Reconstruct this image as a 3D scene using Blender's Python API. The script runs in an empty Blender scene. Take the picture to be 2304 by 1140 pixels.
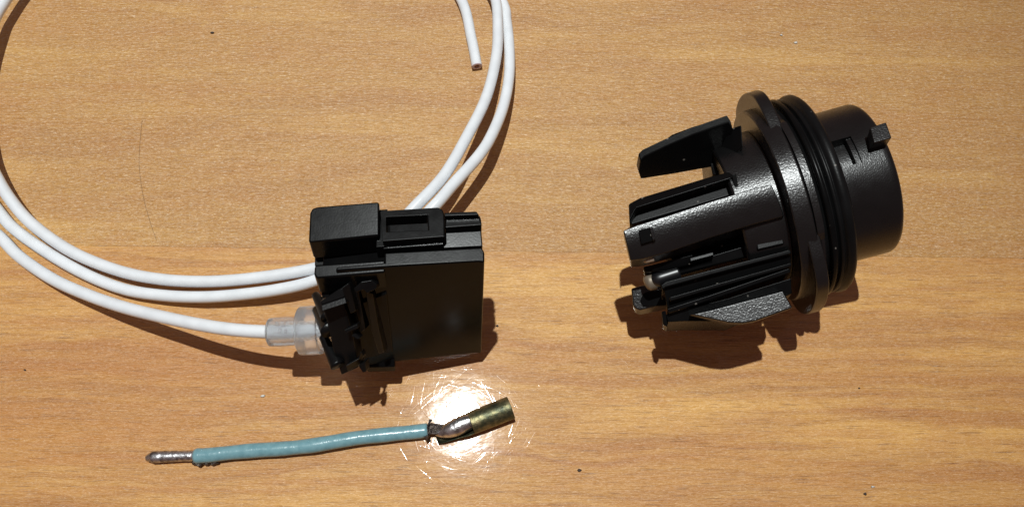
import bpy, bmesh, math, random
import numpy as np
random.seed(7)
K = 1.0/11000.0            # one work unit is 1/11 mm

# ---------------------------------------------------------------- camera
IW, IH, F = 2304.0, 1140.0, 1800.0
CX, CY = IW/2, IH/2
_n = np.array([1128-CX, 1207-CY, F]); _n /= np.linalg.norm(_n)
_r = np.array([1., 0, 0]); _X = _r-_n*(_r@_n); _X /= np.linalg.norm(_X)
_Z = -_n; _Y = np.cross(_Z, _X)
M = np.array([_X, _Y, _Z])                  # camera(right,down,fwd) -> world
CAM = -(M@np.array([0, 0, 1.]))*F           # camera position, work units
LAMP = np.array([-673., 1206., 11640.])     # the bulb of the lamp above the table

def ray(px, py):
    return M@np.array([px-CX, py-CY, F])
def W(px, py, h=0.0):
    """point at height h (work units) seen at photo pixel px,py"""
    d = ray(px, py); return CAM+d*(h-CAM[2])/d[2]

sc = bpy.context.scene
col = sc.collection
cam = bpy.data.cameras.new('camera'); camo = bpy.data.objects.new('camera', cam); col.objects.link(camo)
from mathutils import Matrix, Vector
rx, up, bk = M@np.array([1., 0, 0]), M@np.array([0, -1., 0]), M@np.array([0, 0, -1.])
camo.matrix_world = Matrix(((rx[0], up[0], bk[0], CAM[0]*K), (rx[1], up[1], bk[1], CAM[1]*K), (rx[2], up[2], bk[2], CAM[2]*K), (0, 0, 0, 1)))
cam.sensor_width = 36; cam.lens = F/IW*36; cam.clip_start = 0.005; cam.clip_end = 20
sc.camera = camo

# ---------------------------------------------------------------- world and lamp
w = bpy.data.worlds.new('World'); sc.world = w; w.use_nodes = True
bg = w.node_tree.nodes['Background']
bg.inputs[0].default_value = (1.0, 0.62, 0.58, 1); bg.inputs[1].default_value = 0.14
lt = bpy.data.lights.new('lamp_bulb', 'SPOT'); lo = bpy.data.objects.new('lamp_bulb', lt); col.objects.link(lo)
lo.location = LAMP*K
aim = np.array([-420., 60., 0.])
dirv = Vector(aim-LAMP); lo.rotation_euler = dirv.to_track_quat('-Z', 'Y').to_euler()
lt.energy = 50; lt.color = (0.955, 1.0, 0.985)
lt.shadow_soft_size = 82*K
lt.spot_size = 2*math.atan(3000/11640.); lt.spot_blend = 1.0
sc.view_settings.view_transform = 'Standard'; sc.view_settings.look = 'None'
sc.view_settings.exposure = 0.0; sc.view_settings.gamma = 1.0
sc.cycles.max_bounces = 8; sc.cycles.transmission_bounces = 8

# ---------------------------------------------------------------- materials
def newmat(name):
    m = bpy.data.materials.new(name); m.use_nodes = True
    nt = m.node_tree; b = nt.nodes['Principled BSDF']
    return m, nt, b
def N(nt, t, **kw):
    n = nt.nodes.new(t)
    for k, v in kw.items(): setattr(n, k, v)
    return n
def coords(nt, scale=(1, 1, 1), rot=0.0):
    """position on the object in work units"""
    tc = N(nt, 'ShaderNodeTexCoord'); mp = N(nt, 'ShaderNodeMapping')
    s = 1/K
    mp.inputs['Scale'].default_value = (s*scale[0], s*scale[1], s*scale[2])
    if rot:
        m0 = N(nt, 'ShaderNodeMapping'); m0.inputs['Rotation'].default_value = (0, 0, rot)
        nt.links.new(tc.outputs['Object'], m0.inputs[0]); nt.links.new(m0.outputs[0], mp.inputs[0])
    else: nt.links.new(tc.outputs['Object'], mp.inputs[0])
    return mp.outputs[0]
def noise(nt, vec, scale=1.0, detail=2.0, rough=0.5, dist=0.0):
    n = N(nt, 'ShaderNodeTexNoise'); n.inputs['Scale'].default_value = scale
    n.inputs['Detail'].default_value = detail; n.inputs['Roughness'].default_value = rough
    n.inputs['Distortion'].default_value = dist
    nt.links.new(vec, n.inputs['Vector']); return n.outputs['Fac']
def ramp(nt, fac, stops):
    r = N(nt, 'ShaderNodeValToRGB'); e = r.color_ramp.elements
    while len(e) > 1: e.remove(e[-1])
    e[0].position = stops[0][0]; e[0].color = tuple(stops[0][1])+(1,) if len(stops[0][1]) == 3 else stops[0][1]
    for p, c in stops[1:]:
        x = e.new(p); x.color = tuple(c)+(1,)
    nt.links.new(fac, r.inputs[0]); return r.outputs[0]
def mth(nt, op, a, b=None, c=None):
    n = N(nt, 'ShaderNodeMath', operation=op)
    for i, v in enumerate((a, b, c)):
        if v is None: continue
        if isinstance(v, (int, float)): n.inputs[i].default_value = v
        else: nt.links.new(v, n.inputs[i])
    return n.outputs[0]
def mix(nt, fac, a, b, bt='MIX'):
    n = N(nt, 'ShaderNodeMix', data_type='RGBA', blend_type=bt)
    if isinstance(fac, (int, float)): n.inputs[0].default_value = fac
    else: nt.links.new(fac, n.inputs[0])
    for i, v in ((6, a), (7, b)):
        if isinstance(v, tuple): n.inputs[i].default_value = v if len(v) == 4 else v+(1,)
        else: nt.links.new(v, n.inputs[i])
    return n.outputs[2]
def bump(nt, h, dist, strength=1.0, normal=None):
    n = N(nt, 'ShaderNodeBump'); n.inputs['Distance'].default_value = dist*K; n.inputs['Strength'].default_value = strength
    nt.links.new(h, n.inputs['Height'])
    if normal is not None: nt.links.new(normal, n.inputs['Normal'])
    return n.outputs[0]
g3 = lambda v: (v, v, v)

def scratches(nt):
    """fine random straight hairlines in many directions: a height field, 0..1"""
    tot = None
    brk = noise(nt, coords(nt, (.012, .012, 1)), 1, 2)
    for i in range(9):
        ang = math.pi*i/9+0.13
        v = coords(nt, (1/15.0, 1/120.0, 1), ang)
        ad = N(nt, 'ShaderNodeVectorMath', operation='ADD'); ad.inputs[1].default_value = (37.7*i, 91.3*i, 5.1*i)
        nt.links.new(v, ad.inputs[0])
        n = noise(nt, ad.outputs[0], 1.0, 1.0, 0.5, 0.10)
        fr = mth(nt, 'PINGPONG', mth(nt, 'MULTIPLY', n, 6.0), 1.0)      # 0..1..0
        wd = mth(nt, 'ADD', .09, mth(nt, 'MULTIPLY', noise(nt, ad.outputs[0], .31, 0), .16))
        ln = mth(nt, 'MAXIMUM', mth(nt, 'SUBTRACT', 1.0, mth(nt, 'DIVIDE', fr, wd)), 0.0)
        # broken into lengths, some deep and most shallow
        nb = noise(nt, ad.outputs[0], 2.3, 0)
        ln = mth(nt, 'MULTIPLY', ln, ramp(nt, nb, [(.44, g3(0)), (.62, g3(1))]))
        tot = ln if tot is None else mth(nt, 'ADD', tot, ln)
    return tot

def wood(name, kind):
    m, nt, b = newmat(name)
    warp = noise(nt, coords(nt, (.0009, .0022, 1)), 1, 2)
    cfib = noise(nt, coords(nt, (.006, .16, .1)), 1, 3, .6, .3)
    cgr = noise(nt, coords(nt, (.02, .35, .1)), 1, 3, .65, .2)
    # flecks: short bright dashes
    cfl = noise(nt, coords(nt, (.045, .13, .1)), 1, 2, .6, .5)
    # growth rings
    sep = N(nt, 'ShaderNodeSeparateXYZ'); nt.links.new(coords(nt, (1, 1, 1)), sep.inputs[0])
    yy = mth(nt, 'ADD', sep.outputs[1], mth(nt, 'MULTIPLY', warp, 230.0 if kind == 'low' else 520.0))
    yy = mth(nt, 'ADD', yy, mth(nt, 'MULTIPLY', noise(nt, coords(nt, (.006, .006, 1)), 1, 2), 34.0))
    cmb = N(nt, 'ShaderNodeCombineXYZ'); nt.links.new(mth(nt, 'MULTIPLY', yy, 1.0), cmb.inputs[1])
    nt.links.new(mth(nt, 'MULTIPLY', sep.outputs[0], .03), cmb.inputs[0])
    ring = noise(nt, cmb.outputs[0], .011 if kind == 'low' else .009, 4, .62)
    ringf = noise(nt, cmb.outputs[0], .05, 3, .6)
    patch = noise(nt, coords(nt, (.0016, .0045, 1)), 1, 3, .6)
    if kind == 'low':
        base = ramp(nt, ring, [(.32, (.44, .21, .08)), (.43, (.54, .32, .15)), (.50, (.64, .43, .24)), (.58, (.60, .38, .20)), (.635, (.47, .245, .10)), (.70, (.60, .38, .20))])
        base = mix(nt, mth(nt, 'MULTIPLY', ramp(nt, ringf, [(.50, g3(0)), (.62, g3(1))]), .42), base, (.34, .155, .062))
        fa = .24
    else:
        base = ramp(nt, ring, [(.30, (.44, .24, .108)), (.46, (.545, .325, .16)), (.62, (.58, .365, .185)), (.78, (.47, .26, .12))])
        base = mix(nt, mth(nt, 'MULTIPLY', ramp(nt, ringf, [(.58, g3(0)), (.72, g3(1))]), .18), base, (.40, .20, .085))
        fa = .16
    base = mix(nt, mth(nt, 'MULTIPLY', ramp(nt, patch, [(.45, g3(0)), (.70, g3(1))]), .35), base, (.50, .30, .14))
    spc = noise(nt, coords(nt, (.16, .22, .1)), 1, 2, .7)
    base = mix(nt, .14 if kind == 'up' else .05, base, ramp(nt, spc, [(.36, (.24, .12, .05)), (.52, (.60, .38, .19)), (.66, (.95, .80, .55))]))
    bnd = noise(nt, coords(nt, (.0005, .0055, 1)), 1, 5, .62, .12)
    base = mix(nt, mth(nt, 'MULTIPLY', ramp(nt, bnd, [(.50, g3(0)), (.60, g3(1))]), .7 if kind == 'low' else .45), base, (.80, .58, .34))
    base = mix(nt, mth(nt, 'MULTIPLY', ramp(nt, bnd, [(.36, g3(1)), (.47, g3(0))]), .55 if kind == 'low' else .42), base, (.53, .275, .095))
    stk = noise(nt, coords(nt, (.0012, .032, 1)), 1, 4, .65, .2)
    base = mix(nt, mth(nt, 'MULTIPLY', ramp(nt, stk, [(.52, g3(0)), (.64, g3(1))]), .45 if kind == 'low' else .22), base, (.50, .245, .085))
    blo = noise(nt, coords(nt, (.007, .016, 1)), 1, 3, .6)
    base = mix(nt, mth(nt, 'MULTIPLY', ramp(nt, blo, [(.50, g3(0)), (.68, g3(1))]), .35), base, (.50, .25, .085))
    # thin dark pores and fibres
    base = mix(nt, mth(nt, 'MULTIPLY', ramp(nt, cfib, [(.30, g3(1)), (.48, g3(0))]), fa+.1), base, (.30, .145, .06))
    base = mix(nt, mth(nt, 'MULTIPLY', ramp(nt, cgr, [(.56, g3(0)), (.72, g3(1))]), fa+.1), base, (.70, .50, .28))
    base = mix(nt, mth(nt, 'MULTIPLY', ramp(nt, cgr, [(.28, g3(1)), (.42, g3(0))]), fa), base, (.30, .14, .055))
    base = mix(nt, mth(nt, 'MULTIPLY', ramp(nt, cfl, [(.60, g3(0)), (.72, g3(1))]), .40 if kind == 'up' else .08), base, (.80, .62, .38))
    por = noise(nt, coords(nt, (.016, .42, .1)), 1, 2, .5, .1)
    base = mix(nt, mth(nt, 'MULTIPLY', ramp(nt, por, [(.30, g3(1)), (.41, g3(0))]), .7 if kind == 'low' else .35), base, (.20, .09, .04))
    base = mix(nt, 1.0, base, (.84, .65, .25) if kind == 'up' else (.91, .665, .235), 'MULTIPLY')
    nt.links.new(base, b.inputs['Base Color'])
    # silky fibres: a highlight that stretches across the grain
    b.inputs['Roughness'].default_value = 0.56
    b.inputs['Specular IOR Level'].default_value = 0.6
    b.inputs['Anisotropic'].default_value = 0.75
    tg_ = N(nt, 'ShaderNodeCombineXYZ'); tg_.inputs[1].default_value = 1.0
    nt.links.new(tg_.outputs[0], b.inputs['Tangent'])
    hgt = mth(nt, 'ADD', cgr, mth(nt, 'MULTIPLY', cfl, 1.5 if kind == 'up' else .6))
    nt.links.new(bump(nt, hgt, 2.2, .8), b.inputs['Normal'])
    gl_ = N(nt, 'ShaderNodeBsdfAnisotropic') ; gl_.inputs['Roughness'].default_value = .58
    gl_.inputs['Anisotropy'].default_value = .55; nt.links.new(tg_.outputs[0], gl_.inputs['Tangent'])
    gl_.inputs['Color'].default_value = (1, .945, .80, 1)
    nt.links.new(bump(nt, hgt, 3.0, 1.0), gl_.inputs['Normal'])
    mx_ = N(nt, 'ShaderNodeMixShader'); nt.links.new(b.outputs[0], mx_.inputs[1]); nt.links.new(gl_.outputs[0], mx_.inputs[2])
    spk = noise(nt, coords(nt, (.10, .26, .1)), 1, 2, .6)
    nt.links.new(mth(nt, 'ADD', .10 if kind == 'up' else .09, mth(nt, 'MULTIPLY', ramp(nt, spk, [(.45, g3(0)), (.72, g3(1))]), (.20 if kind == 'up' else .09))), mx_.inputs[0])
    nt.links.new(mx_.outputs[0], nt.nodes['Material Output'].inputs[0])
    # varnish with fine scratches
    b.inputs['Coat Weight'].default_value = .8
    b.inputs['Coat Roughness'].default_value = 0.062
    b.inputs['Coat IOR'].default_value = 1.5
    sc_ = scratches(nt)
    wav = noise(nt, coords(nt, (.022, .03, 1)), 1, 3)
    nb = bump(nt, wav, .55, .5)
    nb = bump(nt, sc_, .016, 1.0, nb)
    nt.links.new(nb, b.inputs['Coat Normal'])
    return m
WOOD_UP = wood('beech_up', 'up'); WOOD_LOW = wood('beech_low', 'low')

def plastic(name, grain, rough=.42, base=.010, spec=.5, bdist=2.0, gs=.30):
    m, nt, b = newmat(name)
    v = coords(nt)
    sm = noise(nt, v, .02, 3)
    nt.links.new(ramp(nt, sm, [(.3, (base*.8, base*.8, base*.85)), (.7, (base*1.3, base*1.3, base*1.35))]), b.inputs['Base Color'])
    b.inputs['Roughness'].default_value = rough
    b.inputs['Specular IOR Level'].default_value = spec
    g = noise(nt, v, gs, 1.5, .6)
    h = noise(nt, v, .05, 2, .5)
    nt.links.new(mth(nt, 'ADD', rough-.06, mth(nt, 'MULTIPLY', h, .12)), b.inputs['Roughness'])
    nb = bump(nt, g, bdist, grain)
    nt.links.new(nb, b.inputs['Normal'])
    return m
PL_GRAIN = plastic('black_grained_plastic', 1.0, .30, .004, .58, .52)
PL_SMOOTH = plastic('black_smooth_plastic', .15, .28, .0035, .08, .5)
PL_HOUSE = plastic('black_housing_plastic', .12, .24, .003, .09, .5)
PL_DRUM = plastic('black_satin_plastic', .8, .29, .004, .45, .42, .4)
PL_CLIP = plastic('black_clip_plastic', .25, .32, .004, .16, .8)
RUBBER = plastic('black_rubber', .3, .36, .005, .12, .7)
def dusty(m):
    nt = m.node_tree; b = nt.nodes['Principled BSDF']
    src = b.inputs['Base Color'].links[0].from_socket
    vo = N(nt, 'ShaderNodeTexVoronoi'); vo.inputs['Scale'].default_value = .045
    nt.links.new(coords(nt), vo.inputs['Vector'])
    d = ramp(nt, vo.outputs['Distance'], [(.07, g3(1)), (.12, g3(0))])
    msk = mth(nt, 'MULTIPLY', d, mth(nt, 'GREATER_THAN', noise(nt, coords(nt), .02, 2), .5))
    nt.links.new(mix(nt, mth(nt, 'MULTIPLY', msk, .5), src, (.30, .28, .25)), b.inputs['Base Color'])
dusty(RUBBER); dusty(PL_SMOOTH)

def simple(name, colr, rough=.4, metal=0., **kw):
    m, nt, b = newmat(name)
    v = coords(nt); n = noise(nt, v, kw.get('ns', .05), 3)
    c2 = kw.get('c2', tuple(x*.8 for x in colr))
    nt.links.new(ramp(nt, n, [(.35, c2), (.65, colr)]), b.inputs['Base Color'])
    b.inputs['Roughness'].default_value = rough; b.inputs['Metallic'].default_value = metal
    if 'bd' in kw:
        nt.links.new(bump(nt, noise(nt, v, kw.get('bs', .1), 3, .6), kw['bd'], 1), b.inputs['Normal'])
    return m
WIRE = simple('white_wire_pvc', (.74, .77, .80), .32, 0, c2=(.68, .71, .74), ns=.03, bd=.5, bs=.08)
WIRE.node_tree.nodes['Principled BSDF'].inputs['Specular IOR Level'].default_value = .3
COPPER = simple('copper_core', (.32, .16, .13), .45, .8)
CORE = simple('end_core', (.10, .05, .06), .6)
BLUE = simple('blue_insulation', (.18, .335, .375), .27, 0, c2=(.135, .275, .315), ns=.07, bd=1.2, bs=.06)
SOLDER = simple('solder', (.78, .78, .80), .33, 1.0, c2=(.34, .33, .31), ns=.07, bd=2.6, bs=.05)
BURNT = simple('burnt_strands', (.16, .13, .11), .4, .7, c2=(.04, .03, .03), ns=.15, bd=4, bs=.2)
# brass with green and dark tarnish
m, nt, b = newmat('tarnished_brass'); v = coords(nt)
n1 = noise(nt, v, .025, 4, .65); n2 = noise(nt, v, .09, 3, .6)
c = ramp(nt, n1, [(.36, (.04, .05, .035)), (.48, (.11, .105, .055)), (.60, (.25, .21, .11)), (.76, (.42, .36, .20))])
c = mix(nt, mth(nt, 'MULTIPLY', ramp(nt, n2, [(.52, g3(0)), (.64, g3(1))]), .55), c, (.05, .055, .04))
nt.links.new(c, b.inputs['Base Color']); b.inputs['Metallic'].default_value = .85; b.inputs['Roughness'].default_value = .45
nt.links.new(bump(nt, n2, 2, .6), b.inputs['Normal'])
BRASS = m
# clear silicone
m, nt, b = newmat('clear_silicone'); v = coords(nt)
b.inputs['Base Color'].default_value = (.86, .88, .90, 1); b.inputs['Roughness'].default_value = .17
b.inputs['Transmission Weight'].default_value = .84; b.inputs['IOR'].default_value = 1.33
nt.links.new(bump(nt, noise(nt, v, .12, 3, .6), 2.0, .7), b.inputs['Normal'])
SILI = m

# ---------------------------------------------------------------- object helpers
def root(name, label, cat, loc, group=None):
    o = bpy.data.objects.new(name, None); col.objects.link(o)
    o.empty_display_size = .005
    o.location = Vector(np.array(loc)*K); o['label'] = label; o['category'] = cat
    if group: o['group'] = group
    return o
def obj(name, verts, faces, mat, parent=None, bev=0., seg=2, sharp=0, smooth=True, kind=None, org=None):
    """verts in work units, world frame"""
    if org is None:
        org = np.array(parent.location)/K if parent else np.zeros(3)
        p = parent.parent if parent else None
        while p is not None: org = org+np.array(p.location)/K; p = p.parent
        loc = np.zeros(3)
    else: loc = np.array(org, float)
    me = bpy.data.meshes.new(name)
    me.from_pydata([tuple((np.array(q)-org)*K) for q in verts], [], faces); me.update()
    bm = bmesh.new(); bm.from_mesh(me); bmesh.ops.recalc_face_normals(bm, faces=bm.faces); bm.to_mesh(me); bm.free()
    me.materials.append(mat)
    if smooth: me.polygons.foreach_set('use_smooth', [True]*len(me.polygons))
    if sharp: me.set_sharp_from_angle(angle=math.radians(sharp))
    o = bpy.data.objects.new(name, me); col.objects.link(o)
    if parent: o.parent = parent
    else: o.location = Vector(loc*K)
    if kind: o['kind'] = kind
    if bev:
        md = o.modifiers.new('bevel', 'BEVEL'); md.width = bev*K; md.segments = seg; md.limit_method = 'ANGLE'
        md.angle_limit = math.radians(30); md.harden_normals = True
    return o
def merge(*shapes):
    V, Fc = [], []
    for v, f in shapes:
        n = len(V); V += [tuple(x) for x in v]; Fc += [tuple(i+n for i in q) for q in f]
    return V, Fc
def prism(top, ext):
    """polygon of 3-d points swept along ext (one vector, or a list of bottom points)"""
    top = [np.array(p, float) for p in top]; n = len(top)
    bot = [np.array(p, float) for p in ext] if isinstance(ext, list) else [p+np.array(ext, float) for p in top]
    return top+bot, [tuple(range(n)), tuple(range(2*n-1, n-1, -1))]+[(i, (i+1) % n, n+(i+1) % n, n+i) for i in range(n)]
def catmull(P, step=8.):
    P = [np.array(p, float) for p in P]; out = []
    Q = [2*P[0]-P[1]]+P+[2*P[-1]-P[-2]]
    for i in range(1, len(Q)-2):
        a, b_, c_, d = Q[i-1:i+3]; n = max(2, int(np.linalg.norm(c_-b_)/step))
        for k in range(n):
            t = k/n
            out.append(.5*((2*b_)+(-a+c_)*t+(2*a-5*b_+4*c_-d)*t*t+(-a+3*b_-3*c_+d)*t**3))
    out.append(P[-1]); return np.array(out)
def tube(path, rad, n=20, cap=True, jitter=0., squash=None):
    path = np.array(path, float); m_ = len(path); V = []; Fc = []
    T = np.gradient(path, axis=0); T /= np.linalg.norm(T, axis=1)[:, None]
    ref = np.array([0, 0, 1.])
    rng = random.Random(3)
    for i in range(m_):
        r_ = rad[i] if hasattr(rad, '__len__') else rad
        e1 = np.cross(ref, T[i]); e1 /= np.linalg.norm(e1); e2 = np.cross(T[i], e1)
        for k in range(n):
            a_ = 2*math.pi*k/n; rr = r_*(1+jitter*(rng.random()-.5))
            V.append(path[i]+rr*(e1*math.cos(a_)+e2*math.sin(a_)*(squash or 1)))
    for i in range(m_-1):
        for k in range(n):
            Fc.append((i*n+k, i*n+(k+1) % n, (i+1)*n+(k+1) % n, (i+1)*n+k))
    if cap: Fc.append(tuple(range(n-1, -1, -1))); Fc.append(tuple((m_-1)*n+k for k in range(n)))
    return V, Fc

def unit(x): return x/np.linalg.norm(x)

# ---------------------------------------------------------------- table
def gl(p0, p1, x):       # the seam in world coordinates
    return p0[1]+(p1[1]-p0[1])*(x-p0[0])/(p1[0]-p0[0])
s0, s1 = W(0, 549), W(1600, 571)
XL, XR = -2600., 2600.
def plank(name, ya, yb, mat):
    top = [(XL, ya[0], 0), (XR, ya[1], 0), (XR, yb[1], 0), (XL, yb[0], 0)]
    v, f = prism(top, (0, 0, -210)); return obj(name, v, f, mat, TABLE, smooth=False)
tb = [(XL-20, -1700, -212), (XR+20, -1700, -212), (XR+20, 2000, -212), (XL-20, 2000, -212)]
v, f = prism(tb, (0, 0, -40))
TABLE = obj('tabletop', v, f, WOOD_LOW, None, bev=3, kind='structure', org=(0, 0, 0))
TABLE['label'] = 'varnished light wood tabletop glued up from wide boards'
sy = (gl(s0, s1, XL), gl(s0, s1, XR))
plank('plank', (sy[0]+.22, sy[1]+.22), (1980, 1980), WOOD_UP)
plank('plank', (-1680, -1680), (sy[0]-.22, sy[1]-.22), WOOD_LOW)

# ---------------------------------------------------------------- white coiled wire
def S(seq): return [W(x, y, h) for x, y, h in seq]
coil = S([(735, 741, 195), (690, 744, 192), (605, 746, 186), (524, 741, 172), (444, 729, 150), (363, 712, 118), (282, 692, 88), (202, 665, 60), (121, 629, 36),
    (45, 578, 18), (0, 533, 14), (-70, 470, 14), (-130, 380, 14), (-150, 250, 14), (-120, 100, 14), (-30, -60, 14), (150, -215, 14), (400, -315, 14),
    (650, -325, 14), (880, -262, 14), (1050, -135, 14), (1128, 0, 15), (1140, 50, 18), (1146, 110, 28), (1145, 175, 44), (1132, 241, 62), (1105, 307, 84),
    (1076, 352, 100), (1018, 417, 118), (976, 465, 126), (905, 530, 105), (800, 590, 70), (705, 632, 52), (620, 652, 44), (524, 664, 36), (444, 668, 30), (363, 664, 24),
    (282, 651, 18), (202, 621, 14), (121, 577, 14), (40, 521, 14), (0, 479, 16), (-50, 405, 20), (-85, 310, 26), (-92, 190, 30), (-62, 60, 34), (30, -90, 42), (200, -210, 42),
    (430, -280, 42), (680, -275, 42), (880, -205, 42), (1020, -110, 42), (1092, -45, 44), (1115, 0, 44), (1120, 60, 46), (1116, 131, 54), (1094, 219, 74), (1051, 307, 98),
    (999, 395, 118), (934, 465, 128), (860, 540, 104), (780, 582, 72), (705, 604, 58), (620, 619, 50), (524, 630, 42), (444, 633, 36), (363, 628, 32), (282, 613, 30), (202, 585, 30), (141, 554, 30),
    (81, 511, 34), (40, 470, 38), (0, 412, 44), (-32, 340, 50), (-46, 250, 54), (-42, 150, 54), (-20, 66, 52), (4, 14, 50), (70, -70, 50), (220, -180, 48), (450, -245, 48),
    (680, -235, 44), (860, -180, 34), (970, -100, 24), (1038, 0, 17), (1061, 88, 16), (1073, 149, 16)])
CW = root('coiled_wire', 'long white plastic insulated wire lying in a loose coil with one cut end', 'wire', (W(300, 640)*[1, 1, 0]))
path = catmull(coil, 9)
v, f = tube(path, 12.9, 24, cap=False)
obj('insulation', v, f, WIRE, CW)
# the cut end: a wall ring round a purplish core
tip = path[-1]; tdir = path[-1]-path[-3]; tdir /= np.linalg.norm(tdir)
e1 = np.cross([0, 0, 1.], tdir); e1 /= np.linalg.norm(e1); e2 = np.cross(tdir, e1)
V_, F_ = [], []
for j, (r_, dd) in enumerate(((12.9, 0), (12.2, 1.2), (6.5, 1.4), (6.0, -2))):
    for k in range(24):
        a_ = 2*math.pi*k/24; V_.append(tip+tdir*dd+r_*(e1*math.cos(a_)+e2*math.sin(a_)))
for j in range(3):
    for k in range(24): F_.append((j*24+k, j*24+(k+1) % 24, (j+1)*24+(k+1) % 24, (j+1)*24+k))
obj('cut_face', V_, F_, simple('cut_face_pvc', (.62, .50, .56), .5), CW)
cores = []
for k in range(7):
    a_ = k*math.pi/3; rr = 0 if k == 6 else 3.9
    c0 = tip+rr*(e1*math.cos(a_)+e2*math.sin(a_)); cores.append(tube([c0-tdir*14, c0-tdir*7, c0+tdir*(.5 if k % 2 else 1.2)], 2.0, 8))
v, f = merge(*cores); obj('copper_core', v, f, COPPER, CW)

# ---------------------------------------------------------------- clear silicone seal on the wire
A0, A1 = W(608, 747, 186), W(745, 741, 196)
ax = (A1-A0)/np.linalg.norm(A1-A0)
SEAL = root('wire_seal', 'translucent clear rubber seal sleeve on the wire where it enters the black connector', 'rubber seal', (A0+A1)/2*[1, 1, 0])
def lathe(O_, a_, u_, v_, prof, n=64, close=True):
    V, Fc = [], []
    for s_, r_ in prof:
        for k in range(n):
            t = 2*math.pi*k/n; V.append(O_+a_*s_+r_*(u_*math.cos(t)+v_*math.sin(t)))
    m_ = len(prof)
    for i in range(m_-1 if not close else m_):
        j = (i+1) % m_
        for k in range(n): Fc.append((i*n+k, i*n+(k+1) % n, j*n+(k+1) % n, j*n+k))
    return V, Fc
su = np.cross([0, 0, 1.], ax); su /= np.linalg.norm(su); sv = np.cross(ax, su)
v, f = lathe(A0, ax, su, sv, [(0, 15), (-2, 19), (-2, 24), (0, 27), (20, 28), (56, 27), (59, 27), (59, 14)], 48)
obj('sleeve', v, f, SILI, SEAL, sharp=30)
v, f = lathe(A0, ax, su, sv, [(59, 14), (59.5, 44), (61, 46.5), (80, 47), (99, 46.5), (101, 45), (101.3, 37), (116, 36.5), (118, 31), (132, 30), (132, 14)], 48)
obj('collar', v, f, SILI, SEAL, sharp=30)
# raised moulded marks on the sleeve
mk = []
for i, (px, py) in enumerate(((622, 727), (634, 727), (646, 728), (628, 742), (641, 744))):
    q = W(px, py, 213)
    mk.append(prism([q+np.array([-3, -3, 0]), q+np.array([3, -4, 0]), q+np.array([4, 3, 0]), q+np.array([-2, 4, 0])], (0, 0, -5)))
v, f = merge(*mk); obj('moulded_mark', v, f, SILI, SEAL, bev=.8)

# ---------------------------------------------------------------- black connector
dn = np.array([-12., -88., -350.]); LEN = np.linalg.norm(dn); dn /= LEN
hx = np.array([1., .04, 0]); hx -= dn*(hx@dn); hx /= np.linalg.norm(hx)
bk_ = np.cross(dn, hx); bk_ = bk_ if bk_[1] > 0 else -bk_   # away from the viewer
CON = root('connector_housing', 'upright black plastic two part wire connector with a bridge latch and a broken clip', 'connector', W(900, 730)*[1, 1, 0])
def cp(pts, h, length, name, mat=PL_HOUSE, bev=2.2, parent=CON, dirn=None):
    top = [W(p[0], p[1], p[2] if len(p) > 2 else h) for p in pts]
    v, f = prism(top, (dn if dirn is None else dirn)*length)
    return obj(name, v, f, mat, parent, bev=bev)
# main body: front slab, middle step, back slab
def bend(pts): return [W(*p) for p in pts]
_t = [(756, 608, 398), (900, 598, 398), (1076, 588, 398), (1090, 590, 396), (1090, 566, 398), (1084, 556, 400), (865, 568, 400), (865, 590, 399), (756, 600, 398)]
TF = [W(756, 608, 398), W(1090, 588, 396)]; BF = [W(770, 828, 122), W(1083, 793, 54)]
def tw(p):      # the body twists a little: its lower left corner stands off the table
    f_ = (p[0]-TF[0][0])/(TF[1][0]-TF[0][0]); return BF[0]*(1-f_)+BF[1]*f_+(p-(TF[0]*(1-f_)+TF[1]*f_))
_tp = [W(*p) for p in _t]
v, f = prism(_tp, [tw(p) for p in _tp]); obj('housing', v, f, PL_HOUSE, CON, bev=3.0, seg=3)
cp([(708, 596, 392), (866, 585, 392), (866, 612, 391), (752, 622, 390), (712, 625, 390), (706, 616, 390)], 392, 52, 'ledge', bev=3)
cp([(864, 566, 388), (1086, 554, 388), (1083, 518, 390), (862, 530, 390)], 388, 280, 'middle_body')
cp([(1002, 512, 402), (1084, 506, 402), (1083, 497, 402), (1002, 501, 402)], 402, 280, 'back_rib', bev=1.5)
cp([(1000, 514, 385), (1084, 506, 385), (1082, 486, 386), (1072, 477, 386), (1000, 480, 386)], 385, 280, 'back_body', bev=4)
cp([(852, 540, 300), (1000, 534, 300), (1000, 476, 300), (852, 482, 300)], 300, 200, 'inner_body')
cp([(1000, 486, 398), (1078, 483, 398), (1072, 475, 398), (1000, 478, 398)], 398, 280, 'back_edge', bev=1.5)
cp([(708, 598, 352), (866, 590, 352), (866, 545, 354), (708, 552, 354)], 352, 120, 'side_body', bev=2)
# bridge latch block
cp([(694, 543, 418), (700, 546, 416), (853, 530, 418), (853, 453, 424), (715, 464, 424), (702, 468, 423), (697, 478, 422)], 418, 50, 'latch_block', PL_HOUSE, 3.5)
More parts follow.
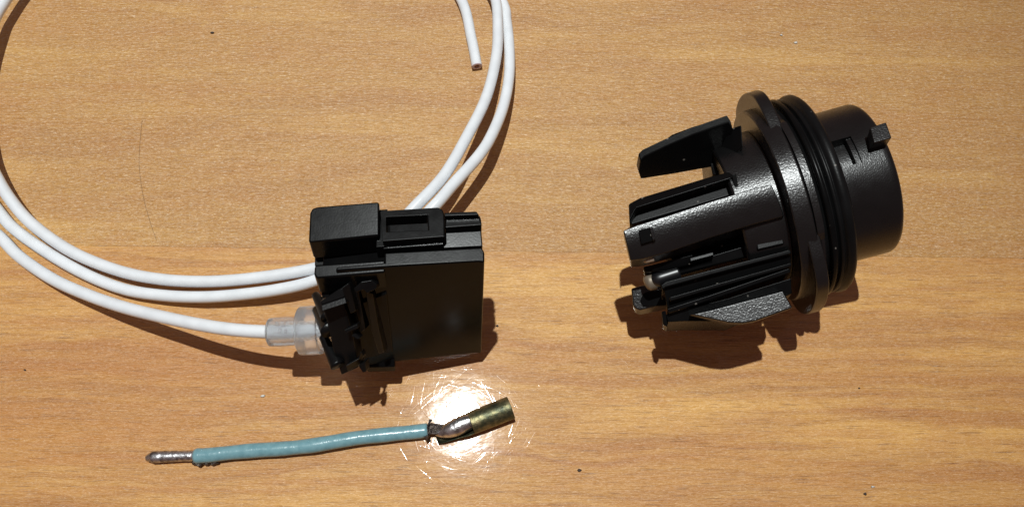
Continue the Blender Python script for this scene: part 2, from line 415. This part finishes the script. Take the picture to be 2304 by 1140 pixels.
# window frame: four bars round the opening
top_o = [(855, 474), (983, 467), (994, 471), (999, 482), (1000, 534), (861, 543)]
def quadbar(p, name='window_frame'): return [W(x, y, 418) for x, y in p]
bars = [quadbar([(855, 474), (986, 467), (963, 485), (868, 489)]), quadbar([(986, 467), (997, 474), (1000, 534), (963, 517), (963, 485)]),
        quadbar([(1000, 534), (861, 543), (868, 521), (963, 517)]), quadbar([(861, 543), (855, 474), (868, 489), (868, 521)])]
V_, F_ = [], []
outer = [W(x, y, 418) for x, y in [(855, 474), (986, 466), (996, 471), (1000, 482), (1001, 532), (861, 543)]]
inner = [W(x, y, 418) for x, y in [(869, 488), (950, 484), (961, 483), (961, 490), (963, 517), (869, 521)]]
n_ = len(outer)
for dz in (0, 26):
    V_ += [p+dn*dz for p in outer]+[p+dn*dz for p in inner]
for i in range(n_):
    j = (i+1) % n_
    F_ += [(i, j, n_+j, n_+i), (2*n_+i, 2*n_+j, 3*n_+j, 3*n_+i), (i, j, 2*n_+j, 2*n_+i), (n_+i, n_+j, 3*n_+j, 3*n_+i)]
obj('window_frame', V_, F_, PL_HOUSE, CON, bev=2.2)
cp([(862, 560, 400), (998, 550, 400), (998, 543, 400), (862, 553, 400)], 400, 40, 'latch_rail', bev=1.5)
cp([(862, 556, 372), (1004, 548, 372), (1004, 524, 374), (862, 530, 374)], 372, 30, 'latch_bed', bev=1.5)
cp([(846, 556, 404), (872, 554, 404), (872, 470, 404), (846, 472, 404)], 404, 60, 'latch_neck', bev=1.5)
cp([(822, 804, 112), (888, 803, 112), (888, 824, 104), (824, 826, 104)], 70, 22, 'foot', bev=2)
# side wall under the clip
cp([(722, 628, 372), (870, 612, 380), (872, 650, 330), (885, 800, 66), (806, 802, 90), (742, 680, 300)], 0, 70, 'side_wall', bev=2, dirn=bk_)
cp([(765, 700, 290), (870, 660, 330), (884, 792, 140), (800, 812, 150)], 0, 80, 'shadow_filler', bev=2, dirn=bk_)  # block added behind the clip to close gaps in the cast shadow
# locking clip hanging off the left corner
CL = np.array([.15, .55, -.82]); CL /= np.linalg.norm(CL)
def clip(pts, length, name='clip_arm', bev=1.6, d=CL):
    v, f = prism([W(*p) for p in pts], d*length); return obj(name, v, f, PL_CLIP, CON, bev=bev)
clip([(722, 682, 350), (756, 662, 358), (768, 664, 352), (780, 705, 320), (795, 760, 276), (806, 826, 214), (768, 843, 205), (748, 780, 262), (735, 722, 312)], 34, 'clip_plate')
clip([(720, 678, 366), (722, 686, 364), (775, 668, 366), (778, 652, 372), (768, 648, 374), (756, 655, 370)], 16, 'clip_lip')
clip([(724, 700, 364), (780, 682, 366), (776, 668, 366), (722, 686, 364)], 26, 'clip_lip')
clip([(768, 648, 378), (784, 636, 380), (788, 646, 376), (800, 700, 330), (788, 706, 328), (776, 668, 366)], 30, 'clip_rib')
clip([(795, 650, 372), (812, 634, 378), (836, 630, 376), (848, 640, 372), (846, 650, 368), (826, 660, 360), (818, 652, 364), (800, 658, 366)], 26, 'clip_hook')
clip([(822, 655, 350), (838, 660, 348), (852, 740, 256), (864, 792, 180), (852, 796, 178), (836, 745, 256)], 30, 'clip_rib')
clip([(790, 655, 350), (806, 652, 352), (822, 740, 262), (812, 748, 254), (800, 700, 304)], 30, 'clip_rib')
clip([(774, 742, 316), (804, 728, 318), (806, 738, 314), (776, 750, 312)], 18, 'clip_tooth')
clip([(790, 755, 300), (806, 764, 294), (812, 760, 290), (798, 748, 298)], 16, 'clip_tooth')
clip([(778, 822, 246), (806, 806, 244), (812, 790, 246), (818, 800, 238), (812, 818, 226), (782, 836, 226)], 18, 'clip_tooth')
clip([(806, 822, 236), (816, 838, 220), (824, 836, 218), (822, 812, 226)], 22, 'clip_tooth')
# three rounded prongs at the left
def prong(a, b, r0, r1, name='prong'):
    P = catmull([W(*a), (W(*a)+W(*b))/2, W(*b)], 4); n = len(P)
    P = np.vstack([[P[0]+(P[0]-P[1])*.8], P]); r = np.concatenate([[r0*.45], np.linspace(r0, r1, n)])
    v, f = tube(P, r, 14, squash=.8); return obj(name, v, f, PL_CLIP, CON)
prong((709, 662, 262), (738, 712, 300), 7, 14)
prong((711, 694, 244), (742, 742, 290), 8, 18)
prong((727, 756, 225), (760, 822, 236), 8, 14)
cp([(722, 634, 340), (742, 632, 340), (742, 672, 330), (724, 668, 330)], 340, 40, 'clip_stem', bev=2)

# ---------------------------------------------------------------- bulb holder
al, el, RF = math.radians(13), math.radians(10.5), 226.
ha = np.array([math.cos(al)*math.cos(el), math.sin(al)*math.cos(el), math.sin(el)])
hu = unit(np.cross([0, 0, 1.], ha)); hv = np.cross(ha, hu)
HO = W(1752, 456, RF*math.cos(el))
HOLD = root('bulb_holder', 'round black plastic bulb holder with a wide flange, rubber ring and long prongs', 'bulb holder', HO*[1, 1, 0])
def L(s_, u_, v_): return HO+ha*s_+hu*u_+hv*v_
def pcyl(px, py, rad):
    """photo pixel -> (s, angle) on the cylinder of that radius round the holder axis"""
    d = ray(px, py); q = CAM-HO; dp = d-ha*(d@ha); qp = q-ha*(q@ha)
    A, B, D = dp@dp, 2*dp@qp, qp@qp-rad*rad
    t = (-B-math.sqrt(B*B-4*A*D))/(2*A); w_ = q+t*d
    return w_@ha, math.atan2(w_@hv, w_@hu)
def pv(px, py, vv):
    """photo pixel -> local (s,u,v) on the plane v=vv"""
    d = ray(px, py); t = ((HO+hv*vv-CAM)@hv)/(d@hv); w_ = CAM+t*d-HO
    return w_@ha, w_@hu, vv
def revolve(prof, name, mat, n=128, rfun=None, bev=0, close=True, parent=None):
    V, Fc = [], []
    for i, (s_, r_) in enumerate(prof):
        for k in range(n):
            t = 2*math.pi*k/n; rr = rfun(t, r_, s_) if rfun else r_
            V.append(L(s_, rr*math.cos(t), rr*math.sin(t)))
    m_ = len(prof)
    for i in range(m_ if close else m_-1):
        j = (i+1) % m_
        for k in range(n): Fc.append((i*n+k, i*n+(k+1) % n, j*n+(k+1) % n, j*n+k))
    return obj(name, V, Fc, mat, parent or HOLD, bev=bev)
def lobe(t, r_, s_):
    """two bayonet lobes stand out from the flange"""
    if r_ < 150: return r_
    best = 0.
    for c_, hw in ((math.radians(18), .95), (math.radians(180), 1.0)):
        d = abs((t-c_+math.pi) % (2*math.pi)-math.pi)
        best = max(best, min(1., max(0., (hw-d)/.62)))
    return r_+(38 if r_ > 180 else 0)*best*best*(3-2*best)
revolve([(-112, 90), (-112, 148), (-108, 152), (-30, 156), (-28, 90)], 'hub', PL_GRAIN, bev=1.5)
revolve([(-30, 100), (-30, 193), (-28, 195), (2, 197), (5, 195), (5, 100)], 'flange', PL_GRAIN, bev=1.5)
revolve([(-14, 160), (-14, 188), (-12, 190), (8, 190), (10, 188), (10, 160)], 'bayonet_rim', PL_GRAIN, rfun=lobe, bev=1.2, n=192)
revolve([(5, 100), (5, 190), (26, 191), (26, 100)], 'flange_step', PL_GRAIN)
revolve([(26, 100), (26, 199), (28, 202), (34, 202), (36, 199), (36, 193), (46, 193), (46, 100)], 'groove_rim', PL_SMOOTH)
revolve([(42, 180), (42, 190), (44, 197), (47, 199), (50, 198), (51, 195), (53, 195), (54, 199), (60, 202), (67, 202), (72, 198), (74, 192), (74, 180)], 'rubber_ring', RUBBER)
revolve([(36.2, 180), (36.2, 193), (38, 195), (40, 193), (40, 180)], 'ring_lip', RUBBER)
revolve([(70, 100), (70, 186), (76, 184), (80, 176), (80, 100)], 'collar', PL_SMOOTH)
# drum with a keyed recess
r0_ = 152.
k0 = pcyl(1893, 313, 152); k1 = pcyl(1912, 372, 152); k2 = pcyl(1936, 306, 152)
ta, tb_ = sorted((k0[1], k1[1])); sa, sb = 100., pcyl(1932, 345, 152)[0]
sgrid = [79, 110, sb-9, sb-8.5, sb, sb+.5, 150, 165, 172, 176, 179, 181, 181.5]
rg = {165: 152, 172: 152, 176: 150.5, 179: 148, 181: 144, 181.5: 140}
tg = sorted(set([round(2*math.pi*k/120, 5) for k in range(120)]+[ta % (2*math.pi), (ta % (2*math.pi))-.004, tb_ % (2*math.pi), (tb_ % (2*math.pi))+.004]))
V_, F_ = [], []
for s_ in sgrid:
    for t in tg:
        rr = rg.get(s_, 152.)
        if ta-.001 <= t <= tb_+.001:
            if s_ <= sb-9+.1: rr = 128.
            elif s_ <= sb+.1: rr = 147.
        V_.append(L(s_, rr*math.cos(t), rr*math.sin(t)))
ins = [(181.5, 134), (170, 132), (79, 132)]
for s_, rr in ins:
    for t in tg: V_.append(L(s_, rr*math.cos(t), rr*math.sin(t)))
nt_ = len(tg); ms = len(sgrid)+len(ins)
for i in range(ms-1):
    for k in range(nt_): F_.append((i*nt_+k, i*nt_+(k+1) % nt_, (i+1)*nt_+(k+1) % nt_, (i+1)*nt_+k))
drum = obj('drum', V_, F_, PL_DRUM, HOLD, smooth=True)
drum.data.polygons.foreach_set('use_smooth', [True]*len(drum.data.polygons))
try: drum.data.set_sharp_from_angle(angle=math.radians(25))
except Exception: pass
revolve([(150, 60), (150, 133), (144, 133), (144, 60)], 'socket_floor', PL_SMOOTH)
# bayonet tab on the drum
def radial(pxs, rt, rb, name, mat=PL_GRAIN, bev=2.5, parent=HOLD):
    tops, bots = [], []
    for px, py in pxs:
        s_, t = pcyl(px, py, rt); tops.append(L(s_, rt*math.cos(t), rt*math.sin(t))); bots.append(L(s_, rb*math.cos(t), rb*math.sin(t)))
    v, f = prism(tops, bots); return obj(name, v, f, mat, parent, bev=bev)
radial([(1957, 286), (1994, 274), (2007, 310), (1966, 322)], 186, 148, 'bayonet_tab')
def cam_ramp(t, r_, s_):
    if r_ < 170: return r_
    d = math.degrees(t) % 360
    return 197. if 62 < d < 128 else (197-7*min(1, (d-128)/6) if 128 <= d < 134 else (197-7*min(1, (62-d)/6) if 56 < d <= 62 else 190.))
revolve([(6, 150), (6, 188), (8, 190), (17, 190), (19, 188), (19, 150)], 'cam_ramp', PL_GRAIN, n=360, rfun=cam_ramp, bev=.8)
radial([(1726, 270), (1752, 262), (1754, 268), (1729, 277)], 200, 170, 'flange_nick', bev=1)

def lp(pts, dv, name, mat=PL_SMOOTH, bev=2.2, parent=HOLD, ext=None):
    """prism: photo outline on local planes v (third value), swept down by dv"""
    top = [L(*pv(*p)) for p in pts]
    e = -hv*dv if ext is None else hu*ext[0]+hv*ext[1]+(ha*ext[2] if len(ext) > 2 else 0)
    v, f = prism(top, e); return obj(name, v, f, mat, parent, bev=bev)
# main grained arm: arched bar
def arm(ptsT, ptsB, vt, vb, thick, name, mat=PL_GRAIN, arch=6, n=8):
    """ptsT / ptsB: photo polylines of far and near edge; arched across"""
    V, Fc = [], []; m_ = len(ptsT)
    for i in range(m_):
        a_ = np.array(L(*pv(*ptsT[i], vt))); b2 = np.array(L(*pv(*ptsB[i], vb)))
        for k in range(n+1):
            t = k/n; V.append(a_*(1-t)+b2*t+hv*arch*4*t*(1-t))
    N1 = len(V)
    V += [q-hv*thick for q in V]
    st = n+1
    for i in range(m_-1):
        for k in range(n):
            q = (i*st+k, i*st+k+1, (i+1)*st+k+1, (i+1)*st+k); Fc += [q, tuple(x+N1 for x in q[::-1])]
        for k in (0, n): Fc.append((i*st+k, (i+1)*st+k, (i+1)*st+k+N1, i*st+k+N1))
    for i in (0, m_-1):
        for k in range(n): Fc.append((i*st+k, i*st+k+1, i*st+k+1+N1, i*st+k+N1))
    return obj(name, V, Fc, mat, HOLD, bev=2.5)
arm([(1402, 518), (1432, 506), (1500, 485), (1600, 452), (1700, 422), (1735, 414)], [(1418, 586), (1446, 583), (1500, 568), (1600, 534), (1700, 503), (1765, 486)], 178, 150, 46, 'long_arm')
lp([(1437, 517, 186), (1462, 511, 186), (1469, 541, 176), (1443, 549, 176)], 20, 'square_notch', PL_SMOOTH, 1)
lp([(1461, 511, 190), (1468, 510, 190), (1475, 538, 180), (1469, 541, 180)], 20, 'notch_edge', PL_GRAIN, 1)
# second arm: an open channel behind the long arm
lp([(1414, 458, 150), (1440, 444, 152), (1600, 396, 152), (1640, 386, 152), (1652, 394, 160), (1645, 402, 160), (1434, 468, 160), (1428, 476, 158), (1416, 500, 150)], 62, 'channel_arm', PL_SMOOTH, 3.5)
lp([(1416, 470, 128), (1420, 505, 128), (1690, 425, 128), (1650, 390, 128)], 30, 'channel_floor', PL_SMOOTH, 2)
lp([(1646, 392, 160), (1656, 390, 160), (1664, 428, 150), (1655, 430, 150)], 40, 'channel_end', PL_SMOOTH, 1.5)
# upper wing: a springy blade, thin edge up
lp([(1441, 362, 138), (1450, 352, 140), (1497, 330, 143), (1560, 303, 147), (1640, 275, 150), (1650, 290, 146), (1632, 372, 74), (1597, 377, 68), (1520, 391, 64), (1442, 403, 66), (1436, 385, 98)], 18, 'wing_arm', PL_SMOOTH, 3, ext=(14, 4))
lp([(1470, 344, 120), (1490, 318, 118), (1512, 302, 118), (1560, 284, 118), (1625, 266, 120), (1632, 280, 122), (1540, 315, 122)], 60, 'wing_back', PL_SMOOTH, 3)
lp([(1612, 300, 112), (1668, 280, 150), (1672, 330, 150), (1625, 372, 100)], 60, 'wing_root', PL_SMOOTH, 3)
# inner core carrying the contacts
lp([(1516, 598, 84), (1600, 576, 88), (1606, 598, 70), (1520, 622, 66)], 60, 'contact_block', PL_SMOOTH, 2)
lp([(1560, 560, 66), (1740, 500, 70), (1760, 560, 40), (1600, 600, 30)], 60, 'core', PL_SMOOTH, 3)
lp([(1440, 520, 86), (1700, 440, 96), (1740, 540, 50), (1530, 600, 40)], 40, 'core_plate', PL_SMOOTH, 2)
lp([(1700, 508, 118), (1748, 495, 118), (1765, 548, 112), (1704, 562, 112)], 40, 'core_block', PL_SMOOTH, 2)
lp([(1552, 580, 104), (1605, 566, 104), (1606, 574, 104), (1553, 588, 104)], 40, 'core_rib', PL_HOUSE, 1.5)
# ribs below
lp([(1486, 641, 104), (1500, 632, 106), (1600, 606, 106), (1778, 560, 106), (1782, 570, 104), (1600, 618, 104), (1498, 646, 102), (1490, 652, 100)], 84, 'rib_arm', PL_SMOOTH, 2.5)
lp([(1500, 694, 78), (1600, 662, 84), (1776, 602, 84), (1780, 612, 82), (1600, 674, 80), (1504, 704, 74)], 66, 'rib_arm', PL_SMOOTH, 2.5)
lp([(1494, 648, 88), (1780, 572, 90), (1780, 606, 70), (1502, 696, 64)], 16, 'rib_web', PL_SMOOTH, 1.5)
lp([(1722, 606, 74), (1770, 596, 76), (1776, 604, 74), (1724, 616, 60)], 12, 'rib_pad', PL_HOUSE, 1.5)
lp([(1598, 366, 90), (1655, 360, 90), (1655, 400, 100), (1603, 392, 90)], 50, 'wing_hinge', PL_SMOOTH, 2)
lp([(1488, 700, 60), (1498, 698, 62), (1502, 735, 50), (1492, 730, 48)], 50, 'rib_hook', PL_SMOOTH, 2)
lp([(1498, 706, 60), (1560, 690, 60), (1640, 670, 64), (1700, 650, 66), (1780, 625, 66), (1782, 660, 60), (1640, 722, 44), (1540, 722, 44), (1502, 724, 44)], 90, 'lower_body', PL_SMOOTH, 2)
lp([(1506, 668, 92), (1780, 590, 94), (1782, 598, 92), (1508, 677, 90)], 30, 'rib_arm', PL_SMOOTH, 2)
lp([(1500, 604, 76), (1700, 545, 86), (1776, 540, 86), (1778, 556, 80), (1700, 572, 78), (1506, 622, 70)], 50, 'inner_rib', PL_SMOOTH, 2.5)
lp([(1446, 600, 100), (1560, 572, 104), (1562, 592, 92), (1500, 608, 88), (1450, 612, 88)], 44, 'inner_block', PL_SMOOTH, 2.5)
# grained lower wing
lp([(1552, 707, 79), (1600, 696, 80), (1762, 653, 86), (1784, 692, 80), (1700, 722, 76), (1672, 727, 75), (1640, 726, 74)], 44, 'grained_wing', PL_GRAIN, 3, ext=(6, -44))
# small arm with a hollow end
lp([(1420, 648, 10), (1446, 641, 12), (1500, 640, 14), (1502, 684, 4), (1440, 697, 0), (1430, 694, 0), (1424, 686, 2)], 46, 'short_arm', PL_GRAIN, 3)
lp([(1447, 660, 13), (1456, 656, 14), (1500, 650, 17), (1502, 686, 7), (1448, 690, 4), (1440, 676, 7)], 10, 'short_arm_hollow', PL_SMOOTH, 1.5)
# contact pin: black rounded tube in a pale socket ring
def lq(px, py, vv): return L(*pv(px, py, vv))
P = catmull([lq(1462, 633, 66), lq(1490, 624, 66), lq(1528, 612, 66)], 4)
r = np.full(len(P), 16.); r[:5] = [3, 9.5, 12.8, 14.6, 15.6]
v, f = tube(P, r, 24); obj('contact_pin', v, f, simple('gloss_black', (.006, .006, .007), .34), HOLD)
P = catmull([lq(1450, 637, 58), lq(1456, 635, 58), lq(1475, 630, 58)], 2.5)
r = np.full(len(P), 17.2); r[:4] = [8, 12.5, 15.3, 16.8]
v, f = tube(P, r, 24); obj('contact_ring', v, f, simple('tinned_brass', (.20, .165, .125), .5, .4), HOLD)
P = catmull([lq(1444, 584, 130), lq(1450, 582, 130), lq(1470, 578, 130)], 2.5); r = np.full(len(P), 9.); r[:3] = [4, 6.5, 8.2]
v, f = tube(P, r, 16); obj('contact_tip', v, f, simple('tinned_brass_dull', (.34, .28, .22), .5, .3), HOLD)

# ---------------------------------------------------------------- blue wire with soldered ends
BW = root('soldered_wire', 'short blue wire with a tinned tip and a tarnished brass sleeve soldered on', 'wire', W(700, 1003))
ins_p = S([(438, 1025, 17), (470, 1023, 17), (523, 1017, 17), (580, 1012, 17), (629, 1009, 18), (690, 1003, 19), (735, 996, 20), (800, 985, 20), (870, 977, 18), (930, 971, 17), (962, 967, 17)])
P = catmull(ins_p, 5); r = 14.8+.5*np.sin(np.arange(len(P))*.37)*np.sin(np.arange(len(P))*.11); r[0] = 13.5; r[1] = 15.6; r[2] = 15.4
v, f = tube(P, r, 28); obj('insulation', v, f, BLUE, BW)
P = catmull(S([(330, 1030, 12), (340, 1028, 13), (352, 1027, 14), (375, 1026, 14), (405, 1025, 14), (440, 1024, 15)]), 2.5)
n = len(P); r = np.full(n, 9.8); rr_ = random.Random(5)
for i in range(n): r[i] = min(11.2+.6*math.sin(i*.11+1)+.25*rr_.random(), 6+i*1.3)
v, f = tube(P, r, 20, jitter=.06); o = obj('tinned_tip', v, f, simple('tinned_strands', (.66, .66, .68), .38, 1.0, c2=(.20, .19, .19), ns=.10, bd=1.0, bs=.12), BW)
# molten insulation crumbs at the left collar
def blob(c, r3, name, mat, parent, amp=.25, seed=1, sub=2):
    bm = bmesh.new(); bmesh.ops.create_icosphere(bm, subdivisions=sub, radius=1)
    rg_ = random.Random(seed); ph = [rg_.random()*6 for _ in range(6)]
    vs = []
    for q in bm.verts:
        x, y, z = q.co; k = 1+amp*(math.sin(3*x+ph[0])*math.sin(4*y+ph[1])+.5*math.sin(7*z+ph[2]+3*x))
        vs.append(np.array(c)+np.array([x*r3[0], y*r3[1], z*r3[2]])*k)
    fs = [tuple(vv.index for vv in ff.verts) for ff in bm.faces]; bm.free()
    return vs, fs
sh = [blob(W(438+i*9, 1040+(i % 2)*3-i*.6, 9), (6+i % 3, 5, 6), '', None, None, .4, i) for i in range(6)]
v, f = merge(*sh); obj('melted_crumbs', v, f, BURNT, BW)
# bare strands between insulation and the joint
st_ = []
for k in range(7):
    o_ = np.array([0, (k-3)*2.9, 3+3*math.cos(k)]); 
    st_.append(tube(catmull([W(955, 967, 14)+o_*.9, W(972, 965, 14)+o_+[0, 0, 1.5*math.sin(k*2)], W(992, 966, 13)+o_*.9, W(1012, 964, 14)+o_*.6], 4), 2.9, 8, jitter=.15))
v, f = merge(*st_); obj('bare_strand', v, f, BURNT, BW)
st_ = [tube(S([(964, 958, 20), (966, 950, 25), (968, 944, 28), (971, 945, 29)]), 2.6, 8, jitter=.3), tube(S([(958, 980, 10), (962, 987, 7), (966, 991, 5)]), 3.6, 8, jitter=.4),
       blob(W(960, 973, 18), (6, 13, 11), '', None, None, .4, 8)]
v, f = merge(*st_); obj('burnt_strand', v, f, BURNT, BW)
# brass sleeve with a crimp trough
B0, B1 = W(1060, 951, 24), W(1150, 916, 26)
ba = unit(B1-B0); bu = unit(np.cross([0, 0, 1.], ba)); bv = np.cross(ba, bu)
bl = np.linalg.norm(B1-B0)
v, f = lathe(B0, ba, bu, bv, [(0, 19), (0, 22.5), (1, 23.5), (bl*.5, 24), (bl-1, 24), (bl, 23), (bl, 19.5), (bl-20, 19)], 40)
obj('brass_sleeve', v, f, BRASS, BW, sharp=40)
V_, F_ = [], []; nn = 14; tr = [(2, 23.5, 1.0), (-14, 23, .92), (-30, 20, .85), (-48, 17, .8), (-66, 14, .72), (-78, 11, .55)]
for dr in (0, -2.5):
    for s_, r_, w_ in tr:
        base = B0+ba*s_+np.array([0, 0, -(24-r_)*.8])*1.0+np.array([0, 3.5*(-s_)/30., 0])*.0+ (bu*(s_*s_)*-.0008 if s_<0 else 0)
        for k in range(nn+1):
            t = math.pi+math.pi*w_*(k/nn-.5)*1.15+math.pi/2
            base_r = r_+dr
            V_.append(base+base_r*(bu*math.cos(t)+bv*math.sin(t)))
R_ = len(tr); stn = nn+1
for d_ in (0, 1):
    for i in range(R_-1):
        for k in range(nn): q = (d_*R_*stn+i*stn+k, d_*R_*stn+i*stn+k+1, d_*R_*stn+(i+1)*stn+k+1, d_*R_*stn+(i+1)*stn+k); F_.append(q)
for i in range(R_-1):
    for k in (0, nn): F_.append((i*stn+k, (i+1)*stn+k, R_*stn+(i+1)*stn+k, R_*stn+i*stn+k))
for i in (0, R_-1):
    for k in range(nn): F_.append((i*stn+k, i*stn+k+1, R_*stn+i*stn+k+1, R_*stn+i*stn+k))
obj('crimp_trough', V_, F_, BRASS, BW)
P = catmull(S([(980, 974, 13), (996, 972, 17), (1018, 964, 20), (1040, 954, 22), (1058, 947, 22), (1074, 941, 22)]), 3); n = len(P)
r = np.array([5+14*math.sin(min(1, i/(n*.55))*math.pi/2)-(max(0, i/n-.6)*12) for i in range(n)])
v, f = tube(P, r, 22, jitter=.03); obj('solder_joint', v, f, SOLDER, BW)

# a long hairline scratch across the upper board
hs = catmull([W(x, y, .2) for x, y in ((320, 270), (316, 310), (313, 370), (322, 440), (338, 500), (352, 540))], 8)
v, f = tube(hs, .42, 5); obj('hairline_scratch', v, f, simple('scratch_brown', (.22, .13, .07), .7), bpy.data.objects['plank'])

# ---------------------------------------------------------------- specks on the table
SP_D = simple('dark_speck', (.05, .035, .03), .8); SP_W = simple('pale_speck', (.72, .70, .64), .7)
for px, py, rr, mt, lab in [
    (478, 75, 5.0, 0, 'small dark brown speck alone on the upper left board above the coil'),
    (1757, 80, 4.2, 1, 'pale crumb above the bulb holder, left one of the close pair'),
    (1790, 97, 5.0, 1, 'pale crumb above the bulb holder, right and larger one of the close pair'),
    (592, 890, 5.0, 1, 'pale crumb on the wood above the left half of the blue wire'),
    (1303, 1057, 4.6, 0, 'dark curled speck on the wood right of the brass sleeve'),
    (1945, 1110, 4.6, 0, 'dark dash shaped speck near the bottom right corner beside a pale crumb'),
    (1964, 1094, 4.4, 1, 'pale crumb near the bottom right corner above a dark speck'),
    (1119, 733, 3.6, 0, 'tiny black speck just right of the connector shadow'),
    (1933, 873, 3.2, 0, 'tiny black speck below the right end of the bulb holder'),
    (56, 832, 3.2, 0, 'tiny black speck near the left edge under the lowest wire')]:
    c0 = W(px, py, 0)
    v, f = blob(c0+[0, 0, rr*.35], (rr, rr*.62, rr*.5), '', None, None, .4, int(px), 1)
    o = obj('pale_crumb' if mt else 'dark_speck', v, f, SP_W if mt else SP_D, None, org=c0)
    o['label'] = lab; o['category'] = 'crumb' if mt else 'speck'
    o['group'] = 'pale crumbs on the table' if mt else 'dark specks on the table'
